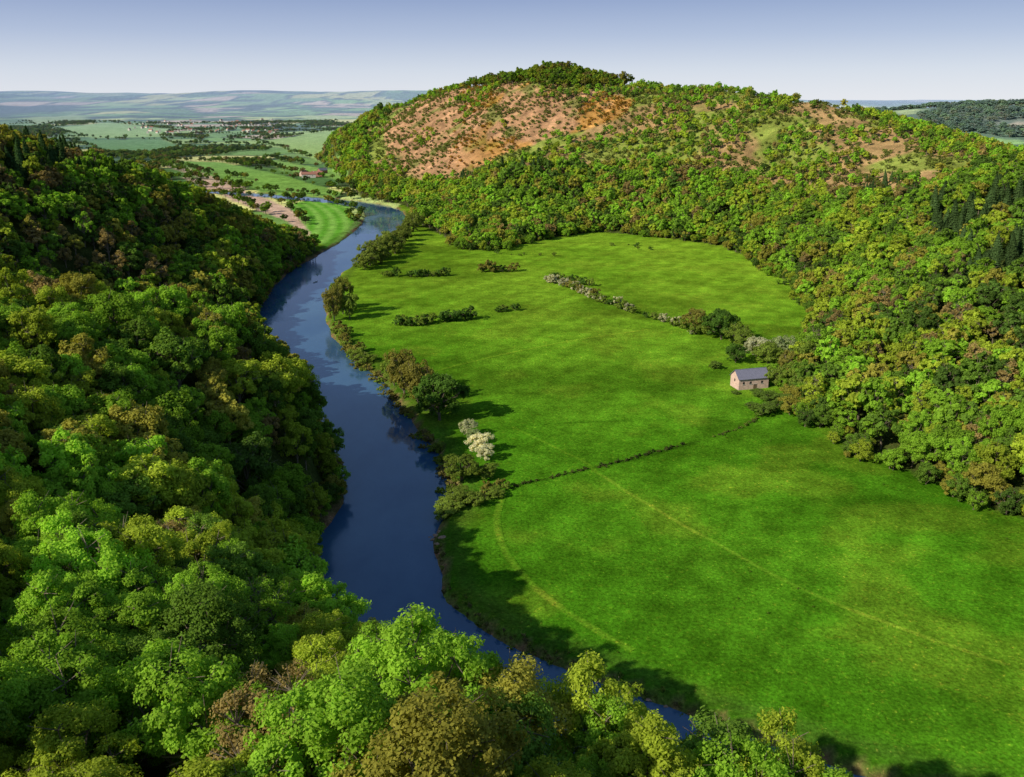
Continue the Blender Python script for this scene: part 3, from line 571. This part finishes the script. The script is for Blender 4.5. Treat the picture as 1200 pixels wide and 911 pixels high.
# village
V=[];Fc=[];Fm=[]
for i in range(80):
    px=rng.uniform(150,330); py=rng.uniform(136,158); gx,gy=sv(px,py)
    if gy>5200 or gy<1500: continue
    g0=float(hgt(gx,gy)); r0=rng.uniform(0,3.1); l=rng.uniform(9,18); w_=8; cr_,sr=math.cos(r0),math.sin(r0); k=len(V)
    pts=[(-l/2,-w_/2,-2),(l/2,-w_/2,-2),(l/2,w_/2,-2),(-l/2,w_/2,-2),(-l/2,-w_/2,5),(l/2,-w_/2,5),(l/2,w_/2,5),(-l/2,w_/2,5),(-l/2,0,9),(l/2,0,9)]
    V+=[(gx+p[0]*cr_-p[1]*sr,gy+p[0]*sr+p[1]*cr_,g0+p[2]) for p in pts]
    for f,mi in (((0,1,5,4),0),((2,3,7,6),0),((1,2,6,9,5),0),((3,0,4,8,7),0),((4,5,9,8),1),((6,7,8,9),1)): Fc.append(tuple(k+q for q in f)); Fm.append(mi)
me=bpy.data.meshes.new("village_houses"); me.from_pydata(V,[],Fc); me.materials.append(CREAM); me.materials.append(TILE); me.polygons.foreach_set('material_index',Fm); me.update(); link("village_houses",me)
# rocks at the river's edge
ROCK=plain("river_rock",(.28,.18,.11),.95,.35,1.5)
def rocks(name,pts):
    import bmesh
    bm=bmesh.new()
    for px,py,s in pts:
        gx,gy=sv(px,py); r_=bmesh.ops.create_icosphere(bm,subdivisions=2,radius=s)
        ph=rng.uniform(0,9,3)
        for v in r_['verts']:
            c=v.co; f=1+.25*math.sin(c.x*3/s+ph[0])*math.cos(c.y*2.4/s+ph[1])+.15*math.sin(c.z*5/s+ph[2])
            v.co=(gx+c.x*f*1.3,gy+c.y*f,max(float(hgt(gx,gy)),-.1)+c.z*f*.4)
    me=bpy.data.meshes.new(name); bm.to_mesh(me); bm.free(); me.materials.append(ROCK); link(name,me)
rocks("riverbank_rocks",[(512,628,1.0),(508,633,.8),(515,623,.7),(518,631,.9),(504,634,.5),(513,637,.7),(780,832,.6),(760,826,.5)])

# ---------------------------------------------------------------- light
el=radians(33); az=math.atan2(-.83,-.56)   # sun stands behind-left of the viewpoint
sd=np.array((math.sin(az)*math.cos(el),math.cos(az)*math.cos(el),math.sin(el)))
from mathutils import Vector
sl=bpy.data.lights.new("sun",'SUN'); sl.energy=5.0; sl.angle=radians(.5); sl.color=(1,.91,.75)
so=bpy.data.objects.new("sun",sl); scene.collection.objects.link(so); so.rotation_euler=Vector(sd).to_track_quat('Z','Y').to_euler(); so.location=(-200,-100,300)
w=bpy.data.worlds.new("World"); scene.world=w; w.use_nodes=True; nt=w.node_tree; nt.nodes.clear(); L=nt.links
sk=nt.nodes.new('ShaderNodeTexSky'); sk.sky_type='NISHITA'; sk.sun_disc=False; sk.sun_elevation=el; sk.sun_rotation=az%(2*math.pi); sk.altitude=100; sk.air_density=1.0; sk.dust_density=.5; sk.ozone_density=2.0
tc=nt.nodes.new('ShaderNodeTexCoord'); sp=nt.nodes.new('ShaderNodeSeparateXYZ'); L.new(tc.outputs['Generated'],sp.inputs[0])
sc=nt.nodes.new('ShaderNodeVectorMath'); sc.operation='SCALE'; sc.inputs['Scale'].default_value=.14; L.new(sk.outputs[0],sc.inputs[0])
# pale haze layer low in the sky (by elevation)
cr=nt.nodes.new('ShaderNodeValToRGB'); e0,e1=cr.color_ramp.elements; e0.position=0; e0.color=(.78,.81,.88,1); e1.position=.30; e1.color=(.18,.27,.52,1)
for p_,c_ in ((.03,(.64,.70,.82,1)),(.065,(.42,.50,.70,1)),(.10,(.27,.35,.58,1))):
    q_=cr.color_ramp.elements.new(p_); q_.color=c_
L.new(sp.outputs['Z'],cr.inputs[0])
mr=nt.nodes.new('ShaderNodeMapRange'); mr.interpolation_type='SMOOTHSTEP'; mr.inputs[1].default_value=.12; mr.inputs[2].default_value=.45; mr.inputs[3].default_value=.9; mr.inputs[4].default_value=0; L.new(sp.outputs['Z'],mr.inputs[0])
mx=nt.nodes.new('ShaderNodeMix'); mx.data_type='RGBA'; L.new(mr.outputs[0],mx.inputs[0]); L.new(sc.outputs[0],mx.inputs[6]); L.new(cr.outputs[0],mx.inputs[7])
bg=nt.nodes.new('ShaderNodeBackground'); bg.inputs[1].default_value=1.0; wo=nt.nodes.new('ShaderNodeOutputWorld')
L.new(mx.outputs[2],bg.inputs[0]); L.new(bg.outputs[0],wo.inputs[0])
print("cam ground",hgt(0,0),"barn",hx,hy)
